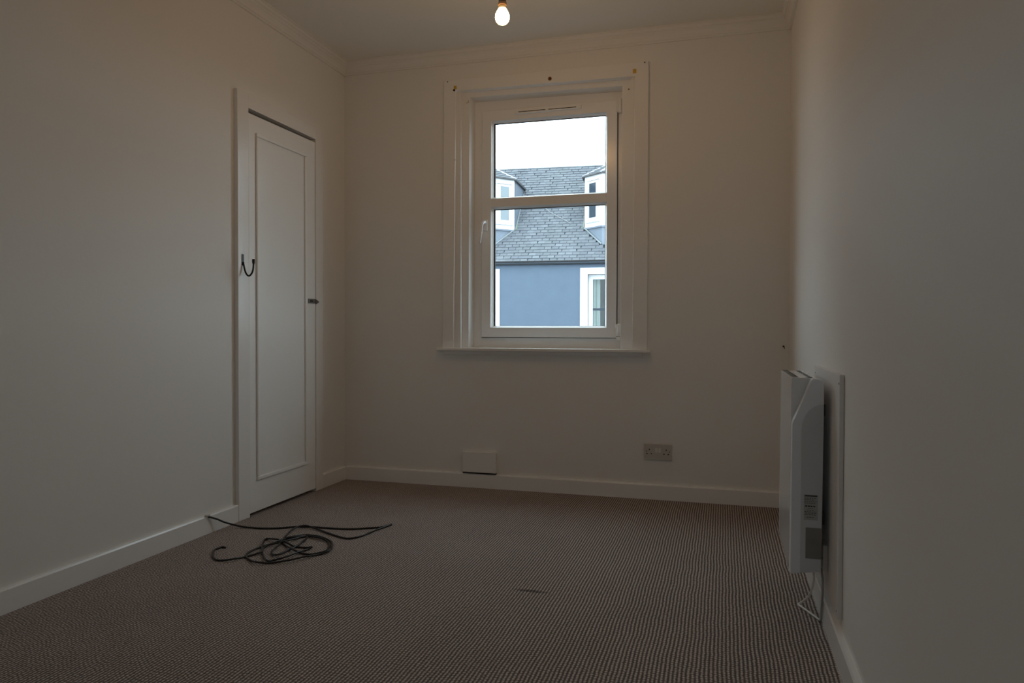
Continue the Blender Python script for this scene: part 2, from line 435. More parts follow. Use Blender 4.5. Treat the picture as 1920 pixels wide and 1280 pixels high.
wpart(MB().box(0.760, 1.690, 0.110, 0.190, 0.8006, 0.812), 'sill_upstand', m_upvc)
# trickle vent
tv = MB()
tv.prism([(1.0405, 2.140), (1.427, 2.1432), (1.427, 2.164), (1.0405, 2.161)], 'y', 0.085, 0.1045)
tvo = wpart(tv, 'trickle_vent', m_upvc, bevel=0.003)
for a, c in ((1.063, 1.222), (1.240, 1.400)):
    wpart(MB().box(a, c, 0.0843, 0.096, 2.1495, 2.1530), 'slot', m_hole, tvo)
# handle: rose on the sash, spindle block and tapering lever
ho = wpart(MB().box(0.848, 0.876, 0.092, 0.105, 1.480, 1.545), 'handle', m_upvc, bevel=0.005, seg=3)
lv = MB().tube(smooth_path([(0.862, 0.095, 1.530), (0.862, 0.070, 1.527), (0.858, 0.052, 1.515), (0.855, 0.050, 1.490), (0.850, 0.052, 1.450), (0.843, 0.055, 1.405)]), 0.0095, 10, lambda t: 1.0 - 0.45 * t)
wpart(lv, 'lever', m_upvc, ho, smooth=True)
wpart(MB().lathe([(0.004, 0), (0.0045, 0.004)], 0.845, 0.0915, 1.508, 10, 'y'), 'screw', m_hole, ho)
# hinges
for z0, z1 in ((2.104, 2.184), (0.869, 0.938)):
    hb = MB().box(1.630, 1.652, 0.088, 0.1265, z0, z1)
    h_ = wpart(hb, 'hinge', m_upvc, bevel=0.004)
    wpart(MB().lathe([(0.0075, 0), (0.0075, z1 - z0 - 0.006)], 1.6305, 0.090, z0 + 0.003, 12), 'knuckle', m_upvc, h_, smooth=False)
wpart(MB().box(1.627, 1.650, 0.088, 0.1265, 0.848, 0.866), 'hinge_stop', m_upvc, bevel=0.003)
# holes, plugs and screws left by the old curtain pole
def plug(x, z, w, h, hole):
    p = wpart(MB().box(x - w / 2, x + w / 2, -0.0195, -0.016, z - h / 2, z + h / 2), 'wall_plug', m_rawl, bevel=0.001)
    if hole: wpart(MB().lathe([(0.0065, 0), (0.0065, 0.002)], x - 0.006, -0.0205, z - 0.015, 12, 'y'), 'hole', m_hole, p)
plug(0.7170, 2.2880, 0.017, 0.019, True)
plug(1.7360, 2.2830, 0.019, 0.023, False)
rh = wpart(MB().lathe([(0.0105, 0), (0.0105, 0.003)], 1.2725, -0.0195, 2.2862, 18, 'y'), 'screw_hole', m_rust)
wpart(MB().lathe([(0.004, 0), (0.004, 0.002)], 1.274, -0.0203, 2.2862, 10, 'y'), 'hole', m_hole, rh)
for x, z in ((0.6715, 2.3235), (1.7891, 2.3235)):
    wpart(MB().lathe([(0.0035, 0), (0.0025, 0.003)], x, -0.0205, z, 10, 'y'), 'nail_head', m_hole)
wpart(MB().box(0.765, 0.783, 0.0285, 0.0305, 2.2085, 2.213), 'bracket_mark', m_smudge)
wpart(MB().box(0.777, 0.783, 0.0285, 0.0305, 2.213, 2.224), 'bracket_mark', m_smudge)
wpart(MB().lathe([(0.005, 0), (0.004, 0.003)], 1.699, 0.0275, 2.2045, 10, 'y'), 'screw', m_steel)
wpart(MB().box(0.7135, 0.7185, -0.0187, -0.017, 1.872, 1.880), 'paint_chip', m_smudge)

# ------------------------------------------------------------------ the cupboard door
door = struct(empty('door_1', (0, -0.65, 0)), 'white painted cupboard door with a beaded panel')
def dpart(mb, name, mat, parent=door, **k):
    off = Vector((0, -0.65, 0)); mb.v = [tuple(Vector(v) - off) for v in mb.v]
    return mb.build(name, mat, parent, **k)
leaf = MB().prism([(-0.9485, 0.0165), (-0.3600, 0.0165), (-0.3600, 1.9405), (-0.9485, 1.9370)], 'x', -0.018, 0.018)
dpart(leaf, 'leaf', m_door, bevel=0.002)
def bar(y0, y1, z0, z1): # a bead with a rounded face
    return MB().box(0.0178, 0.027, y0, y1, z0, z1)
PY0, PY1, PZ0, PZ1, BW = -0.8955, -0.4500, 0.1680, 1.8560, 0.0190
dpart(bar(PY0, PY1, PZ1 - BW, PZ1), 'panel_bead', m_door, bevel=0.0045, seg=3)
dpart(bar(PY0, PY1, PZ0, PZ0 + BW), 'panel_bead', m_door, bevel=0.0045, seg=3)
dpart(bar(PY0, PY0 + BW, PZ0 + BW, PZ1 - BW), 'panel_bead', m_door, bevel=0.0045, seg=3)
dpart(bar(PY1 - BW, PY1, PZ0 + BW, PZ1 - BW), 'panel_bead', m_door, bevel=0.0045, seg=3)
dpart(MB().box(0.0, 0.021, -1.034, OY0 - 0.001, 0, 2.028), 'casing', m_gloss, bevel=0.0025)
dpart(MB().box(0.0, 0.021, OY1 + 0.001, -0.283, 0, 2.028), 'casing', m_wall, bevel=0.0025)
dpart(MB().box(0.0, 0.0208, OY0 - 0.001, OY1 + 0.001, OZ, 2.028), 'casing', m_gloss, bevel=0.001)
la = dpart(MB().box(0.0182, 0.0225, -0.4345, -0.3585, 1.0478, 1.0725), 'latch', m_steel, bevel=0.001)
dpart(MB().prism([(-0.3640, 1.0500), (-0.3560, 1.0450), (-0.3310, 1.0570), (-0.3560, 1.0700), (-0.3640, 1.0690)], 'x', 0.0212, 0.0262), 'latch_tip', m_steel, la, bevel=0.0008)
for y, r in ((-0.4125, 0.006), (-0.3995, 0.0045)):
    dpart(MB().lathe([(r, 0), (r * 0.6, 0.003)], 0.0224, y, 1.0600, 12, 'x'), 'screw', m_hole, la)

# coat hook on the door casing
hk = tag(empty('coat_hook', (0.021, -1.0, 1.155)), 'black iron J-shaped coat hook screwed to the casing left of the cupboard door', 'hook')
def hpart(mb, name, mat, **k):
    off = Vector((0.021, -1.0, 1.155)); mb.v = [tuple(Vector(v) - off) for v in mb.v]
    return mb.build(name, mat, hk, **k)
hpart(MB().box(0.0212, 0.0242, -1.0075, -0.9925, 1.205, 1.258), 'back_plate', m_black, bevel=0.001)
hpart(MB().tube(smooth_path([(0.0240, -1.0, 1.222), (0.0275, -1.0, 1.205), (0.0345, -1.0, 1.178), (0.0425, -1.0, 1.163), (0.0525, -1.0, 1.156), (0.0625, -1.0, 1.159),
                             (0.0725, -1.0, 1.171), (0.0780, -1.0, 1.188), (0.0802, -1.0, 1.212)]), 0.0042, 10), 'hook_arm', m_black, smooth=True)
hpart(MB().lathe([(0.0045, 0), (0.0065, 0.008), (0.0068, 0.022), (0.006, 0.024)], 0.0803, -1.0, 1.210, 14), 'hook_tip', m_black)

# ------------------------------------------------------------------ pendant bulb
BX, BY, BZ = 1.340, -1.135, 2.157
pend = tag(empty('pendant_lamp', (BX, BY, BZ)), 'bare glowing bulb hanging from a holder below the ceiling', 'lamp')
bulb = MB().lathe([(0.002, -0.0295), (0.010, -0.0280), (0.019, -0.0225), (0.0258, -0.0135), (0.0287, -0.002), (0.0280, 0.009), (0.0240, 0.0195), (0.0190, 0.0290),
                   (0.0150, 0.0370), (0.0130, 0.044)], 0, 0, 0, 28).build('bulb', m_bulb, pend, smooth=True)
MB().lathe([(0.0132, 0.044), (0.0140, 0.047), (0.0140, 0.053), (0.0115, 0.055), (0.0115, 0.062)], 0, 0, 0, 24).build('bulb_cap', m_brass, bulb)
for a in (0, math.pi):
    MB().lathe([(0.0018, 0), (0.0018, 0.004)], 0.0115 * math.cos(a + 0.3), 0.0115 * math.sin(a + 0.3), 0.0575, 8).build('pin', m_brass, bulb)
hol = MB().lathe([(0.0165, 0.047), (0.0175, 0.049), (0.0175, 0.057), (0.0155, 0.060), (0.0155, 0.082), (0.0125, 0.094), (0.0060, 0.102)], 0, 0, 0, 24).build('lamp_holder', m_holder, pend)
MB().tube([(0, 0, 0.100), (0, 0, 0.20), (0, 0, CZ - BZ - 0.022)], 0.0032, 8).build('cord', m_cord, pend)
MB().lathe([(0.012, CZ - BZ - 0.030), (0.030, CZ - BZ - 0.024), (0.040, CZ - BZ - 0.010), (0.042, CZ - BZ)], 0, 0, 0, 28).build('ceiling_rose', m_switch, pend)

# ------------------------------------------------------------------ back wall fittings
bp_ = tag(empty('blanking_box', (0.8655, 0, SKH)), 'small white blanking box on the skirting below the window', 'box')
bx = MB().box(-0.1010, 0.1010, -0.0255, -0.0005, 0.0085, 0.1260).build('cover', m_gloss, bp_, bevel=0.0025)
MB().box(-0.0985, 0.0985, -0.0215, -0.0005, 0.001, 0.0086).build('shadow_line', m_hole, bp_)  # near-black block painted in as the shadow line under the cover

so = tag(empty('double_socket', (1.8686, 0, 0.2535)), 'white double power socket with two switches low on the window wall', 'socket')
MB().box(-0.073, 0.073, -0.0095, -0.0003, -0.043, 0.043).build('face_plate', m_socket, so, bevel=0.003)
for x0 in (-0.046, 0.043):
    for dx, dz, w, h in ((0.0, 0.0125, 0.0045, 0.0085), (-0.0115, -0.0095, 0.0070, 0.0050), (0.0115, -0.0095, 0.0070, 0.0050)):
        MB().box(x0 + dx - w / 2, x0 + dx + w / 2, -0.0099, -0.0085, dz - h / 2, dz + h / 2).build('pin_slot', m_hole, so)
for x0 in (-0.0085, 0.0085):
    MB().prism([(-0.0092, -0.002), (-0.0125, -0.001), (-0.0105, 0.022), (-0.0092, 0.022)], 'x', x0 - 0.0065, x0 + 0.0065).build('switch', m_switch, so)
for x0 in (-0.0605, 0.0605):
    MB().lathe([(0.0034, 0), (0.0026, 0.002)], x0, -0.0105, 0.004, 12, 'y').build('screw', m_steel, so)

sh = tag(empty('screw_hook', (2.494, 0, 0.8205)), 'tiny dark screw hook in the window wall beside the right-hand corner', 'hook')
MB().lathe([(0.0045, -0.004), (0.005, -0.002), (0.0045, 0.0)], 0, 0, 0.003, 10, 'y').build('collar', m_black, sh)
MB().tube(smooth_path([(0, -0.003, 0.003), (0.001, -0.012, 0.002), (0.003, -0.018, -0.003), (0.004, -0.016, -0.009)]), 0.0018, 8).build('shank', m_black, sh)

# ------------------------------------------------------------------ heater board and heater
bd = tag(empty('backing_board', (W, -1.45, 0.10)), 'flat white painted board fixed to the wall behind the heater', 'board')
MB().box(-0.0125, -0.0005, -0.335, 0.235, 0.010, 0.685).build('panel', m_board, bd, bevel=0.0015)
for y, z in ((-0.322, 0.03), (-0.322, 0.66), (0.22, 0.66)):
    MB().lathe([(0.0028, -0.0010), (0.0028, 0.0003)], -0.0125, y, z, 10, 'x').build('screw', m_steel, bd)

HX, HY, HZ = W, -1.39, 0.168
ht = tag(empty('panel_heater', (HX, HY, HZ)), 'slim white electric panel heater with top grilles mounted near the right-hand wall', 'heater')
def hp(mb, name, mat, parent=ht, **k):
    off = Vector((HX, HY, HZ)); mb.v = [tuple(Vector(v) - off) for v in mb.v]
    return mb.build(name, mat, parent, **k)
F0, Y1, Y2 = 2.3985, -1.575, -1.160
body = hp(MB().prism([(F0, 0.176), (2.478, 0.186), (2.478, 0.7615), (F0 + 0.002, 0.7640)], 'y', Y1, Y2), 'body', m_heater, bevel=0.003)
def profile():
    p = [(F0 + 0.0005, 0.1735), (F0 + 0.003, 0.626), (F0 + 0.006, 0.636)]
    p += [(2.4535, 0.7575), (2.4570, 0.7618), (2.4745, 0.7618)]
    for k in range(1, 6):
        a = math.pi / 2 * (1 - k / 5); p.append((2.4745 + 0.0135 * math.cos(a), 0.7468 + 0.015 * math.sin(a)))
    p += [(2.4888, 0.684), (2.4860, 0.330), (2.4842, 0.187)]
    return p
for ya, yb in ((-1.6185, -1.5752), (Y2 + 0.0002, Y2 + 0.0185)):
    cap = hp(MB().prism(profile(), 'y', ya, yb), 'end_cap', m_cap, bevel=0.0016)
    if ya < -1.59:
        ins = [(2.4262, 0.1785), (2.4268, 0.610)]
        for k in range(1, 9):
            a = math.pi - (math.pi / 2) * k / 8
            ins.append((2.4880 - 0.0605 * abs(math.cos(a)) ** 1.0, 0.610 + 0.0765 * math.sin(a)))
        ins += [(2.4882, 0.684), (2.4835, 0.187)]
        hp(MB().prism(ins, 'y', ya - 0.0008, ya + 0.002), 'end_inset', m_inset, cap)
        lb = hp(MB().box(2.4355, 2.4740, ya - 0.0014, ya - 0.0006, 0.3400, 0.4160), 'rating_label', m_label, cap)
        hp(MB().box(2.4408, 2.4842, ya - 0.0016, ya - 0.0006, 0.2245, 0.3170), 'sticker', m_sticker, cap)
        rows = [(0.4125, 0.0040, 0.0, 1.0, 1), (0.4055, 0.0016, 0.0, 0.95, 5), (0.4005, 0.0015, 0.0, 0.75, 4), (0.3955, 0.0015, 0.0, 1.0, 6), (0.3905, 0.0016, 0.0, 0.9, 5),
                (0.3815, 0.0042, 0.05, 0.9, 4), (0.3745, 0.0014, 0.28, 0.7, 3), (0.3695, 0.0015, 0.2, 0.78, 3), (0.3650, 0.0015, 0.0, 0.95, 5), (0.3605, 0.0015, 0.05, 0.98, 4),
                (0.3560, 0.0015, 0.0, 0.92, 5), (0.3485, 0.0015, 0.15, 0.80, 3)]
        tx = MB()
        rnd = random.Random(3)
        for z, h, a, c, n in rows:
            xs = [a + (c - a) * i / n for i in range(n + 1)]
            for i in range(n):
                g = 0.0 if n == 1 else 0.035 + 0.03 * rnd.random()
                x0, x1 = 2.4372 + 0.035 * xs[i], 2.4372 + 0.035 * max(xs[i] + 0.04, xs[i + 1] - g)
                tx.box(x0, x1, ya - 0.0016, ya - 0.0012, z - h / 2, z + h / 2)
        # kept as a third-level piece beside the label
        hp(tx, 'label_print', m_ink, cap)
# top grilles: two rows of slots
top = 0.7642
for x0, x1 in ((2.4030, 2.4215), (2.4480, 2.4620)):
    n = 7
    for i in range(n):
        y = Y1 + 0.028 + (Y2 - Y1 - 0.056) * i / (n - 1)
        zt = 0.7640 - (x0 - F0) * 0.0314
        hp(MB().prism([(x0, y - 0.0130), (x1, y - 0.0130), (x1, y + 0.0130), (x0, y + 0.0130)], 'z', zt - 0.004, zt + 0.0004), 'grille_slot', m_dark, body)
# bracket behind, and thermostat knob on the far end cap
for z in (0.64, 0.30):
    hp(MB().box(2.4785, W - 0.0130, -1.50, -1.46, z, z + 0.035), 'bracket', m_steel)
    hp(MB().box(2.4785, W - 0.0130, -1.28, -1.24, z, z + 0.035), 'bracket', m_steel)

# switched outlet behind the heater and the flex that loops from it
sp = tag(empty('outlet_box', (W - 0.0125, -1.555, 0.185)), 'small beige flex outlet box on the board behind the heater', 'outlet')
MB().box(-0.014, -0.0003, -0.036, 0.036, -0.004, 0.074).build('face_plate', m_socket, sp, bevel=0.002)
MB().lathe([(0.0030, -0.0155), (0.0026, -0.0138)], 0, -0.026, 0.034, 10, 'x').build('screw', m_hole, sp)
fl = tag(empty('heater_flex', (2.48, -1.45, 0)), 'white heater flex looping down onto the carpet below the heater', 'cable')
def fp(mb, name, mat, **k):
    off = Vector((2.48, -1.45, 0)); mb.v = [tuple(Vector(v) - off) for v in mb.v]
    return mb.build(name, mat, fl, **k)
fp(MB().tube(smooth_path([(2.474, -1.452, 0.185), (2.484, -1.450, 0.125), (2.482, -1.443, 0.088), (2.4745, -1.425, 0.050), (2.4600, -1.405, 0.022), (2.4475, -1.395, 0.008), (2.4440, -1.398, 0.0042),
                          (2.4480, -1.408, 0.0040), (2.4738, -1.4665, 0.0040), (2.4950, -1.5170, 0.0042)]), 0.0036, 10), 'flex', m_cord, smooth=True)
fp(MB().tube(smooth_path([(2.4950, -1.5170, 0.0042), (2.4972, -1.5260, 0.010), (2.4973, -1.5330, 0.035), (2.4975, -1.5480, 0.080), (2.4970, -1.5600, 0.110), (2.4960, -1.5640, 0.150), (2.4925, -1.562, 0.182)]), 0.0034, 8),
   'grey_sleeve', m_greycord, smooth=True)

# ------------------------------------------------------------------ black cable on the carpet
cpts = [(0.0215, -1.2470, 0.0775), (0.028, -1.2262, 0.0675), (0.036, -1.2023, 0.0550), (0.050, -1.1763, 0.0372), (0.075, -1.1419, 0.0180), (0.105, -1.118, 0.0055), (0.150, -1.115, 0.0045), (0.202, -1.112, 0.0045),
        (0.27, -1.088, 0.0045), (0.328, -1.048, 0.0045), (0.389, -1.028, 0.0045), (0.458, -1.023, 0.0045), (0.533, -1.019, 0.0045), (0.605, -1.001, 0.0045), (0.668, -0.965, 0.0045), (0.708, -0.938, 0.0045),
        (0.726, -0.896, 0.0045), (0.732, -0.883, 0.0045), (0.728, -0.908, 0.0045), (0.705, -0.995, 0.0045), (0.69, -1.089, 0.0045), (0.66, -1.141, 0.0045), (0.616, -1.137, 0.0045), (0.521, -1.092, 0.0045),
        (0.444, -1.055, 0.006), (0.38, -1.04, 0.0125), (0.353, -1.069, 0.011), (0.352, -1.119, 0.0065), (0.37, -1.176, 0.0045), (0.398, -1.238, 0.0105), (0.418, -1.204, 0.0105), (0.448, -1.149, 0.0045),
        (0.524, -1.169, 0.0105), (0.592, -1.195, 0.0045), (0.635, -1.247, 0.0045), (0.673, -1.335, 0.0105), (0.652, -1.373, 0.0045), (0.619, -1.439, 0.0105), (0.589, -1.49, 0.0105), (0.529, -1.522, 0.0045),
        (0.489, -1.547, 0.0105), (0.433, -1.517, 0.0045), (0.387, -1.481, 0.0045), (0.376, -1.446, 0.0105), (0.366, -1.36, 0.0045), (0.402, -1.322, 0.0105), (0.436, -1.255, 0.0105), (0.461, -1.17, 0.0045),
        (0.535, -1.187, 0.0105), (0.59, -1.209, 0.0045), (0.631, -1.264, 0.0045), (0.66, -1.346, 0.0105), (0.623, -1.381, 0.0045), (0.573, -1.381, 0.0045), (0.522, -1.364, 0.0105), (0.438, -1.298, 0.0045),
        (0.398, -1.266, 0.0105), (0.36, -1.261, 0.0105), (0.317, -1.252, 0.0045), (0.348, -1.314, 0.0105), (0.391, -1.383, 0.0045), (0.448, -1.455, 0.0045), (0.507, -1.518, 0.0105), (0.516, -1.496, 0.0045),
        (0.55, -1.466, 0.0105), (0.563, -1.397, 0.0105), (0.57, -1.329, 0.0045), (0.581, -1.316, 0.0105), (0.55, -1.312, 0.0045), (0.498, -1.312, 0.0045), (0.449, -1.292, 0.0105), (0.406, -1.259, 0.0045),
        (0.437, -1.343, 0.0105), (0.455, -1.407, 0.0105), (0.469, -1.427, 0.0045), (0.505, -1.444, 0.0105), (0.502, -1.373, 0.0045), (0.503, -1.319, 0.0045), (0.501, -1.26, 0.0105), (0.479, -1.187, 0.0045),
        (0.455, -1.161, 0.0045), (0.444, -1.202, 0.0105), (0.41, -1.216, 0.0045), (0.402, -1.26, 0.0105), (0.393, -1.309, 0.0105), (0.383, -1.355, 0.0045), (0.421, -1.428, 0.0105), (0.403, -1.454, 0.0045),
        (0.385, -1.492, 0.0045), (0.372, -1.541, 0.0105), (0.336, -1.546, 0.0045), (0.307, -1.553, 0.0045), (0.26, -1.517, 0.0045), (0.213, -1.451, 0.0045), (0.210, -1.425, 0.0045), (0.214, -1.402, 0.0045), (0.234, -1.407, 0.0045)]
cb = tag(empty('coaxial_cable', (0.45, -1.3, 0)), 'black coaxial cable lying in a loose tangled coil on the carpet by the cupboard door', 'cable')
sm = smooth_path(cpts, 6)
off = Vector((0.45, -1.3, 0))
MB().tube([p - off for p in sm], 0.0040, 8).build('cable', m_cable, cb, smooth=True)
MB().tube([Vector((0.0185, -1.2490, 0.0790)) - off, Vector((0.028, -1.2262, 0.0678)) - off, Vector((0.034, -1.2083, 0.0582)) - off], 0.0026, 8).build('bare_end', m_greycord, cb)
clip = tag(empty('cable_clip', (SK, -1.249, 0.078)), 'white cable clip on the skirting where the black cable starts', 'clip')
MB().box(-0.006, 0.006, -0.010, 0.010, 0.0008, 0.010).build('clip_body', m_switch, clip, bevel=0.002)
MB().lathe([(0.0022, 0), (0.0018, 0.004)], 0.002, 0.013, 0.002, 8).build('nail', m_steel, clip)

# ------------------------------------------------------------------ the house across the street
FA = R(4.5)
FB = Vector((-1.70006, 12.6199, 0))
house = tag(empty('house', FB, FA), 'blue rendered house with a slate roof and canted white dormers across the street', 'house')
def H(mb, name, mat, parent=house, **k): return mb.build(name, mat, parent, **k)
GZ, EZ, EXT = -3.3, 2.43, 7.5
RZ = 2.509                                   # roof plane z at the wall face; 45 degrees
RIDGE = 2.84
struct(MB().box(-90, 90, TH + 0.4, 120.0, GZ - 0.2, GZ).build('street', m_street), 'wet street between the houses')
wins = [(0.711, 1.911), (-2.55, -1.1955)]
# wall with two openings
wall = MB()
xs = [-EXT, -2.55 + 0.173, -1.1955 - 0.173 + 0.06, 0.884, 1.738, EXT]
def wbox(a, c, z0, z1): wall.box(a, c, 0, 0.5, z0, z1)
WO = [(-2.30, -1.42), (0.884, 1.760)]
WT, WBOT = 2.176, 0.55
wbox(-EXT, WO[0][0], GZ, EZ); wbox(WO[0][1], WO[1][0], GZ, EZ); wbox(WO[1][1], EXT, GZ, EZ)
for a, c in WO: wbox(a, c, GZ, WBOT); wbox(a, c, WT, EZ)
H(wall, 'wall', m_render)
for i, (a, c) in enumerate(WO):
    l = a - 0.173 if i else a - 0.25
    r_ = c + 0.173 if i else -1.1955
    mg = MB().ring([(l, 2.3225), (r_, 2.3225), (r_, 0.38), (l, 0.38)], [(a, WT), (c, WT), (c, WBOT), (a, WBOT)], -0.022, 0.14)
    w_ = H(mg, 'window', m_margin)
    H(MB().ring([(a, WT - 0.004), (c, WT - 0.004), (c, WBOT), (a, WBOT)], [(a + 0.106, WT - 0.110), (c - 0.106, WT - 0.110), (c - 0.106, WBOT + 0.09), (a + 0.106, WBOT + 0.09)], 0.12, 0.19), 'window_frame', m_dormer, w_)
    H(MB().box(a + 0.10, c - 0.10, 0.150, 0.155, 1.345, 1.395), 'meeting_rail', m_roomdark if i else m_dormer, w_)
    H(MB().box(a + 0.10, c - 0.10, 0.165, 0.170, WBOT + 0.08, WT - 0.10), 'pane', m_glass, w_)
    # the room behind it
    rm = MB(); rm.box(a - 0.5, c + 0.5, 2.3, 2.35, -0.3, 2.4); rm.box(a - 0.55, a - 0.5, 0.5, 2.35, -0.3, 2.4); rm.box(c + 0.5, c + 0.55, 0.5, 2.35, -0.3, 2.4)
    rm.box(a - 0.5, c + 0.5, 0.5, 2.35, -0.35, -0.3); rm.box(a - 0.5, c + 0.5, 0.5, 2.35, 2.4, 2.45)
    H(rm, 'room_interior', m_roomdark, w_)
# curtain hanging inside the right-hand window
cu = MB(); N_ = 28; vs = []
for z in (0.52, 2.15):
    for k in range(N_ + 1):
        t = k / N_
        vs.append((0.93 + 0.215 * t, 0.30 + 0.028 * math.sin(t * 15.0), z))
vs += [(x, y + 0.006, z) for x, y, z in vs[:2 * (N_ + 1)]]
n1 = N_ + 1
fs = [(k, k + 1, n1 + k + 1, n1 + k) for k in range(N_)] + [(2 * n1 + k, 3 * n1 + k, 3 * n1 + k + 1, 2 * n1 + k + 1) for k in range(N_)]
cu.add(vs, fs)
cuo = H(cu, 'curtain', m_curtain, None, smooth=True); cuo.location = FB; cuo.rotation_euler = (0, 0, FA)
tag(cuo, 'pale curtain hanging inside the window of the blue house', 'curtain')
# eaves: blue fascia course and a dark gutter
H(MB().prism([(-0.055, 2.425), (0.0, 2.405), (0.02, 2.405), (0.02, 2.51), (-0.055, 2.47)], 'x', -EXT, EXT), 'fascia', m_fascia)
H(MB().prism([(-0.100, 2.476), (-0.115, 2.490), (-0.115, 2.500), (-0.056, 2.500), (-0.056, 2.462), (-0.080, 2.462)], 'x', -EXT, EXT), 'gutter', m_gutter)

# roof deck, slates, ridge
def rp(s, l, h=0.0):
    """a point on the front slope: along s, l metres up the slope, h proud of it"""
    c = math.sqrt(0.5)
    return Vector((s, l * c - h * c, RZ + l * c + h * c))
SL = RIDGE * math.sqrt(2)
dk = MB()
dk.prism([(-0.09, RZ - 0.10), (RIDGE, RZ + RIDGE - 0.012), (2 * RIDGE + 0.1, RZ - 0.1), (2 * RIDGE + 0.1, RZ - 0.3), (RIDGE, RZ + RIDGE - 0.3), (0.3, RZ - 0.10)], 'x', -EXT, EXT)
roof = H(dk, 'roof', m_deck)
# dormers: plan of the canted bay in the house frame
DZ0, DZ1 = 3.335, 4.585
def dormer_plan(sc): # left back, left front, right front, right back
    return [(sc - 0.995, 0.825), (sc - 0.555, 0.392), (sc + 0.555, 0.392), (sc + 0.995, 0.825)]
DS = (-2.012, 1.715)
def inside_dormer(s, l):
    d = l * math.sqrt(0.5)
    for sc in DS:
        u = abs(s - sc)
        if d > 0.30 and d < 2.66:
            if d < 0.84:
                if u < 0.50 + (d - 0.392) * 1.02: return True
            elif d < 2.08:
                if u < 0.955: return True
            elif u < 0.93 * (2.66 - d) / 0.58 - 0.02: return True
    return False
GAUGE, SW = SL / 37.0, 0.174
def slate_mesh(kind):
    r = random.Random(kind)
    w = SW - 0.009 + r.uniform(-0.002, 0.002); ln = GAUGE + 0.03
    sk_, cl = r.uniform(-0.012, 0.012), r.uniform(0, 0.012)
    t = 0.020 + r.uniform(0, 0.003)
    lo, hi = 0.0, ln
    pts = [(0, lo + cl * r.random(), t), (w, lo + cl * r.random(), t), (w + sk_, hi, 0.0035), (sk_, hi, 0.0035),
           (0, lo, 0.001), (w, lo, 0.001), (w + sk_, hi, -0.004), (sk_, hi, -0.004)]
    c = math.sqrt(0.5)
    vs = [(x, l * c - h * c, l * c + h * c) for x, l, h in pts]
    return vs, [(0, 1, 2, 3), (0, 4, 5, 1), (1, 5, 6, 2), (3, 7, 4, 0)]
KIND = [slate_mesh(k) for k in range(8)]
KM = []
for vs, fs in KIND:
    mb = MB().add(vs, fs); KM.append(mb.mesh('slate', m_slate))
rest = MB(); n_sl = 0
rnd = random.Random(11)
for j in range(37):
    shift = (SW / 2 if j % 2 else 0.0) + rnd.uniform(-0.02, 0.02)
    i0 = int(-EXT / SW) - 1
    for i in range(i0, int(EXT / SW) + 1):
        s = i * SW + shift + rnd.uniform(-0.004, 0.004)
        if inside_dormer(s + SW / 2, (j + 0.5) * GAUGE): continue
        k = rnd.randrange(8)
        p = rp(s, j * GAUGE - 0.045, 0.002 + rnd.uniform(0, 0.003))
        if j < 19 and -1.62 < s < 1.36 and n_sl < 298:
            o = bpy.data.objects.new('slate', KM[k]); o.location = p; o.parent = roof
            COL.objects.link(o); n_sl += 1
        else:
            vs, fs = KIND[k]
            rest.add([Vector(v) + p for v in vs], fs)
ro = H(rest, 'slates', m_slate, roof); ro['kind'] = 'stuff'
for i in range(-15, 16):
    rt = MB()
    prof = [(RIDGE - 0.10, RZ + RIDGE - 0.075), (RIDGE - 0.085, RZ + RIDGE - 0.03), (RIDGE - 0.03, RZ + RIDGE + 0.035), (RIDGE, RZ + RIDGE + 0.05), (RIDGE + 0.03, RZ + RIDGE + 0.035), (RIDGE + 0.12, RZ + RIDGE - 0.075)]
    rt.prism(prof, 'x', i * 0.44 - 0.16, i * 0.44 + 0.264)
    H(rt, 'ridge_tile', m_ridge, roof)
    H(MB().prism([(q[0], q[1] - 0.004) for q in prof], 'x', i * 0.44 + 0.262, i * 0.44 + 0.282), 'ridge_joint', m_mortar, roof)

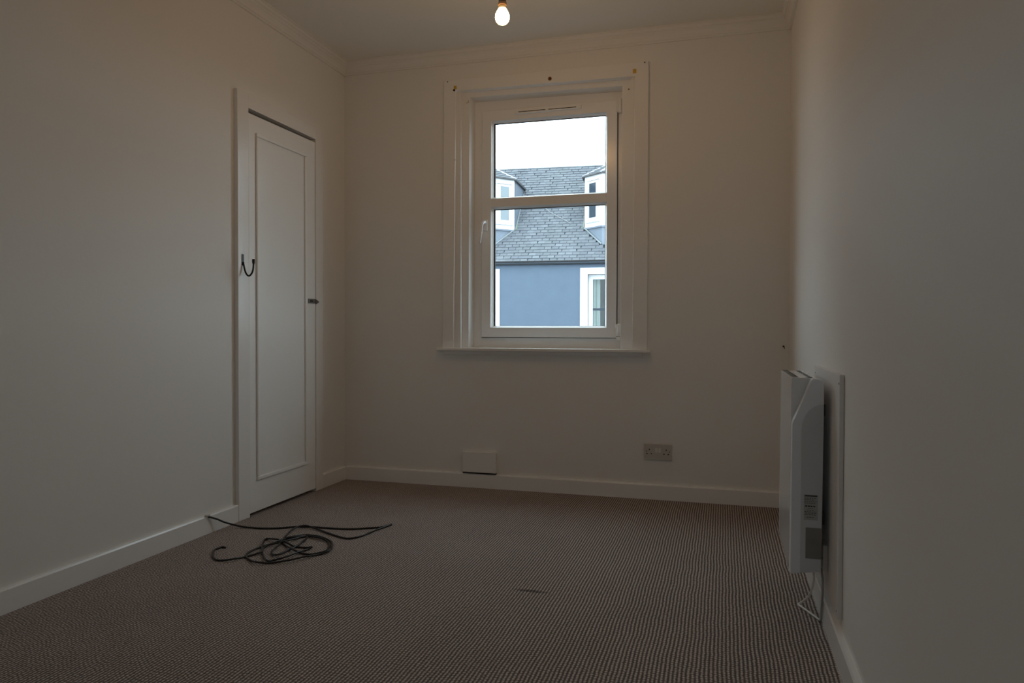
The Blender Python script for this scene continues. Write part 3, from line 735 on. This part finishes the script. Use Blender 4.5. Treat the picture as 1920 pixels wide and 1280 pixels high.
def wallquad(a, c, z0, z1, off, th, u0=0.0, u1=1.0):
    """a box on the vertical face that runs from plan point a to c (outside to the right-hand side of a->c seen from above)"""
    a, c = Vector((a[0], a[1], 0)), Vector((c[0], c[1], 0))
    t = c - a; n = Vector((t.y, -t.x, 0)).normalized()
    p, q = a + t * u0, a + t * u1
    vs = []
    for z in (z0, z1):
        for base, o in ((p, off), (q, off), (q, off - th), (p, off - th)):
            v = base + n * o; vs.append((v.x, v.y, z))
    return MB().add(vs, [(0, 1, 2, 3), (4, 7, 6, 5), (0, 4, 5, 1), (1, 5, 6, 2), (2, 6, 7, 3), (3, 7, 4, 0)])
for di, sc in enumerate(DS):
    P = dormer_plan(sc)
    base = MB()
    # solid bay: floor plan with cheeks running back into the roof
    plan = P + [(P[3][0], 2.05), (P[0][0], 2.05)]
    base.prism(plan, 'z', DZ0, DZ1)
    d = H(base, 'dormer', m_dormer)
    # lead apron under the bay, down to the slates
    ap = MB()
    inner = [(x + (0.012 if x < sc else -0.012), y + 0.012) for x, y in P]
    top_ = [(x, y, DZ0 - 0.001) for x, y in inner]
    foot = [(x, y - 0.004, RZ + y - 0.03) for x, y in inner]
    ap.add(top_ + foot, [(0, 1, 5, 4), (1, 2, 6, 5), (2, 3, 7, 6)])
    H(ap, 'lead_apron', m_lead, d)
    for k in range(3):
        a, c = P[k], P[k + 1]
        pa, pc = Vector((a[0], a[1] - 0.02, RZ + a[1] + 0.012)), Vector((c[0], c[1] - 0.02, RZ + c[1] + 0.012))
        if k != 1:
            dirv = (pc - pa).normalized()
            H(MB().tube([pa, pc], 0.022, 6), 'flashing', m_flash, d)
        # windows on the three faces
        f0, f1 = (0.32, 0.72) if k != 1 else (0.10, 0.90)
        if k != 1:
            H(wallquad(a, c, 3.50, 4.43, 0.030, 0.05, f0 - 0.13, f1 + 0.13), 'window_casing', m_dormer, d)
            H(wallquad(a, c, 3.565, 4.385, 0.031, 0.002, f0, f1), 'pane', m_fglass_lit if di == 0 else m_fglass, d)
            H(wallquad(a, c, 3.455, 3.49, 0.055, 0.06, f0 - 0.22, f1 + 0.22), 'window_sill', m_dormer, d)
            H(wallquad(a, c, 4.445, 4.475, 0.05, 0.05, f0 - 0.18, f1 + 0.18), 'window_head', m_dormer, d)
            H(wallquad(a, c, DZ0 - 0.025, DZ0 + 0.012, 0.02, 0.04, 0.0, 1.0), 'base_strip', m_lead, d)
        else:
            H(wallquad(a, c, 3.50, 4.43, 0.030, 0.05, f0, f1), 'window_casing', m_dormer, d)
            H(wallquad(a, c, 3.565, 4.385, 0.031, 0.002, f0 + 0.06, f1 - 0.06), 'pane', m_fglass, d)
            H(wallquad(a, c, DZ0 - 0.025, DZ0 + 0.012, 0.02, 0.04, 0.0, 1.0), 'base_strip', m_lead, d)
    # slated cheeks of the dormer
    for sg, xx in ((-1, P[0][0]), (1, P[3][0])):
        ck = MB()
        ck.add([(xx + sg * 0.012, 0.845, DZ0 + 0.01), (xx + sg * 0.012, 2.05, DZ1 - 0.02), (xx + sg * 0.012, 0.845, DZ1 - 0.02)], [(0, 1, 2)])
        H(ck, 'cheek', m_lead, d)
        H(MB().tube([(xx + sg * 0.035, 0.84, RZ + 0.84 + 0.012), (xx + sg * 0.035, 1.90, RZ + 1.90 + 0.012)], 0.022, 6), 'flashing', m_flash, d)
        H(MB().box(xx + sg * 0.02, xx + sg * 0.065, 0.80, 2.06, DZ1 - 0.035, DZ1 + 0.012), 'cheek_gutter', m_gutter, d)
    # hipped roof
    ov = 0.05
    e = [(P[0][0] - ov, P[0][1] - 0.02), (P[1][0] - 0.02, P[1][1] - ov), (P[2][0] + 0.02, P[2][1] - ov), (P[3][0] + ov, P[3][1] - 0.02)]
    A = Vector((sc, 1.31, 5.175)); B = Vector((sc, 2.66, 5.175))
    E = [Vector((x, y, DZ1)) for x, y in e]
    bkL, bkR = Vector((E[0].x, 2.09, DZ1)), Vector((E[3].x, 2.09, DZ1))
    rf = MB()
    rf.add([bkL, E[0], E[1], E[2], E[3], bkR, B, A], [(0, 1, 7, 6), (1, 2, 7), (2, 3, 7), (3, 4, 7), (4, 5, 6, 7), (0, 6, 5), (0, 5, 4, 3, 2, 1)])
    r_o = H(rf, 'dormer_roof', m_deck, d)
    dsl = MB()                                # slate courses on each slope, split along the course
    for p, q, ta, tb in ((E[0], E[1], A, A), (E[1], E[2], A, A), (E[2], E[3], A, A), (bkL, E[0], B, A), (E[3], bkR, A, B)):
        nrm = (q - p).cross(ta + tb - p - q).normalized()
        if nrm.z < 0: nrm = -nrm
        nc = 8
        for i in range(nc):
            t0, t1 = i / nc, (i + 1) / nc
            l0, r0 = p.lerp(ta, t0), q.lerp(tb, t0)
            l1, r1 = p.lerp(ta, t1), q.lerp(tb, t1)
            m_ = max(1, int((r0 - l0).length / 0.19))
            for k in range(m_):
                a0, a1 = (k + 0.02) / m_, (k + 0.98) / m_
                v = [l0.lerp(r0, a0) + nrm * 0.022, l0.lerp(r0, a1) + nrm * 0.022, l1.lerp(r1, a1) + nrm * 0.005, l1.lerp(r1, a0) + nrm * 0.005,
                     l0.lerp(r0, a0), l0.lerp(r0, a1)]
                dsl.add(v, [(0, 1, 2, 3), (0, 4, 5, 1)])
    H(dsl, 'slates', m_slate, d)['kind'] = 'stuff'
    H(MB().tube([E[0], A], 0.030, 6), 'hip_flashing', m_ridge, d); H(MB().tube([E[3], A], 0.030, 6), 'hip_flashing', m_ridge, d)
    H(MB().tube([E[1], A], 0.030, 6), 'hip_flashing', m_ridge, d); H(MB().tube([E[2], A], 0.030, 6), 'hip_flashing', m_ridge, d)
    H(MB().tube([A, B], 0.034, 6), 'hip_flashing', m_ridge, d)
    H(MB().tube([bkL, B], 0.030, 6), 'valley_flashing', m_flash, d); H(MB().tube([bkR, B], 0.030, 6), 'valley_flashing', m_flash, d)
    for k in range(3):
        H(MB().tube([E[k] + Vector((0, 0, -0.012)), E[k + 1] + Vector((0, 0, -0.012))], 0.020, 6), 'eaves_gutter', m_gutter, d)
# aerial wire lying on the slates
wr = H(MB().tube(smooth_path([rp(-0.36, 2.06, 0.03), rp(-0.20, 1.86, 0.025), rp(0.0, 1.68, 0.028), rp(0.20, 1.52, 0.025), rp(0.36, 1.36, 0.03)]), 0.007, 6), 'aerial_wire', m_aerial)
# moss by the foot of each dormer
for sc, sg in ((DS[0], 1), (DS[1], -1)):
    H(MB().tube([rp(sc + sg * 1.02, 1.15, 0.012), rp(sc + sg * 1.06, 1.22, 0.012), rp(sc + sg * 1.05, 1.42, 0.012)], 0.014, 6), 'moss', m_moss)
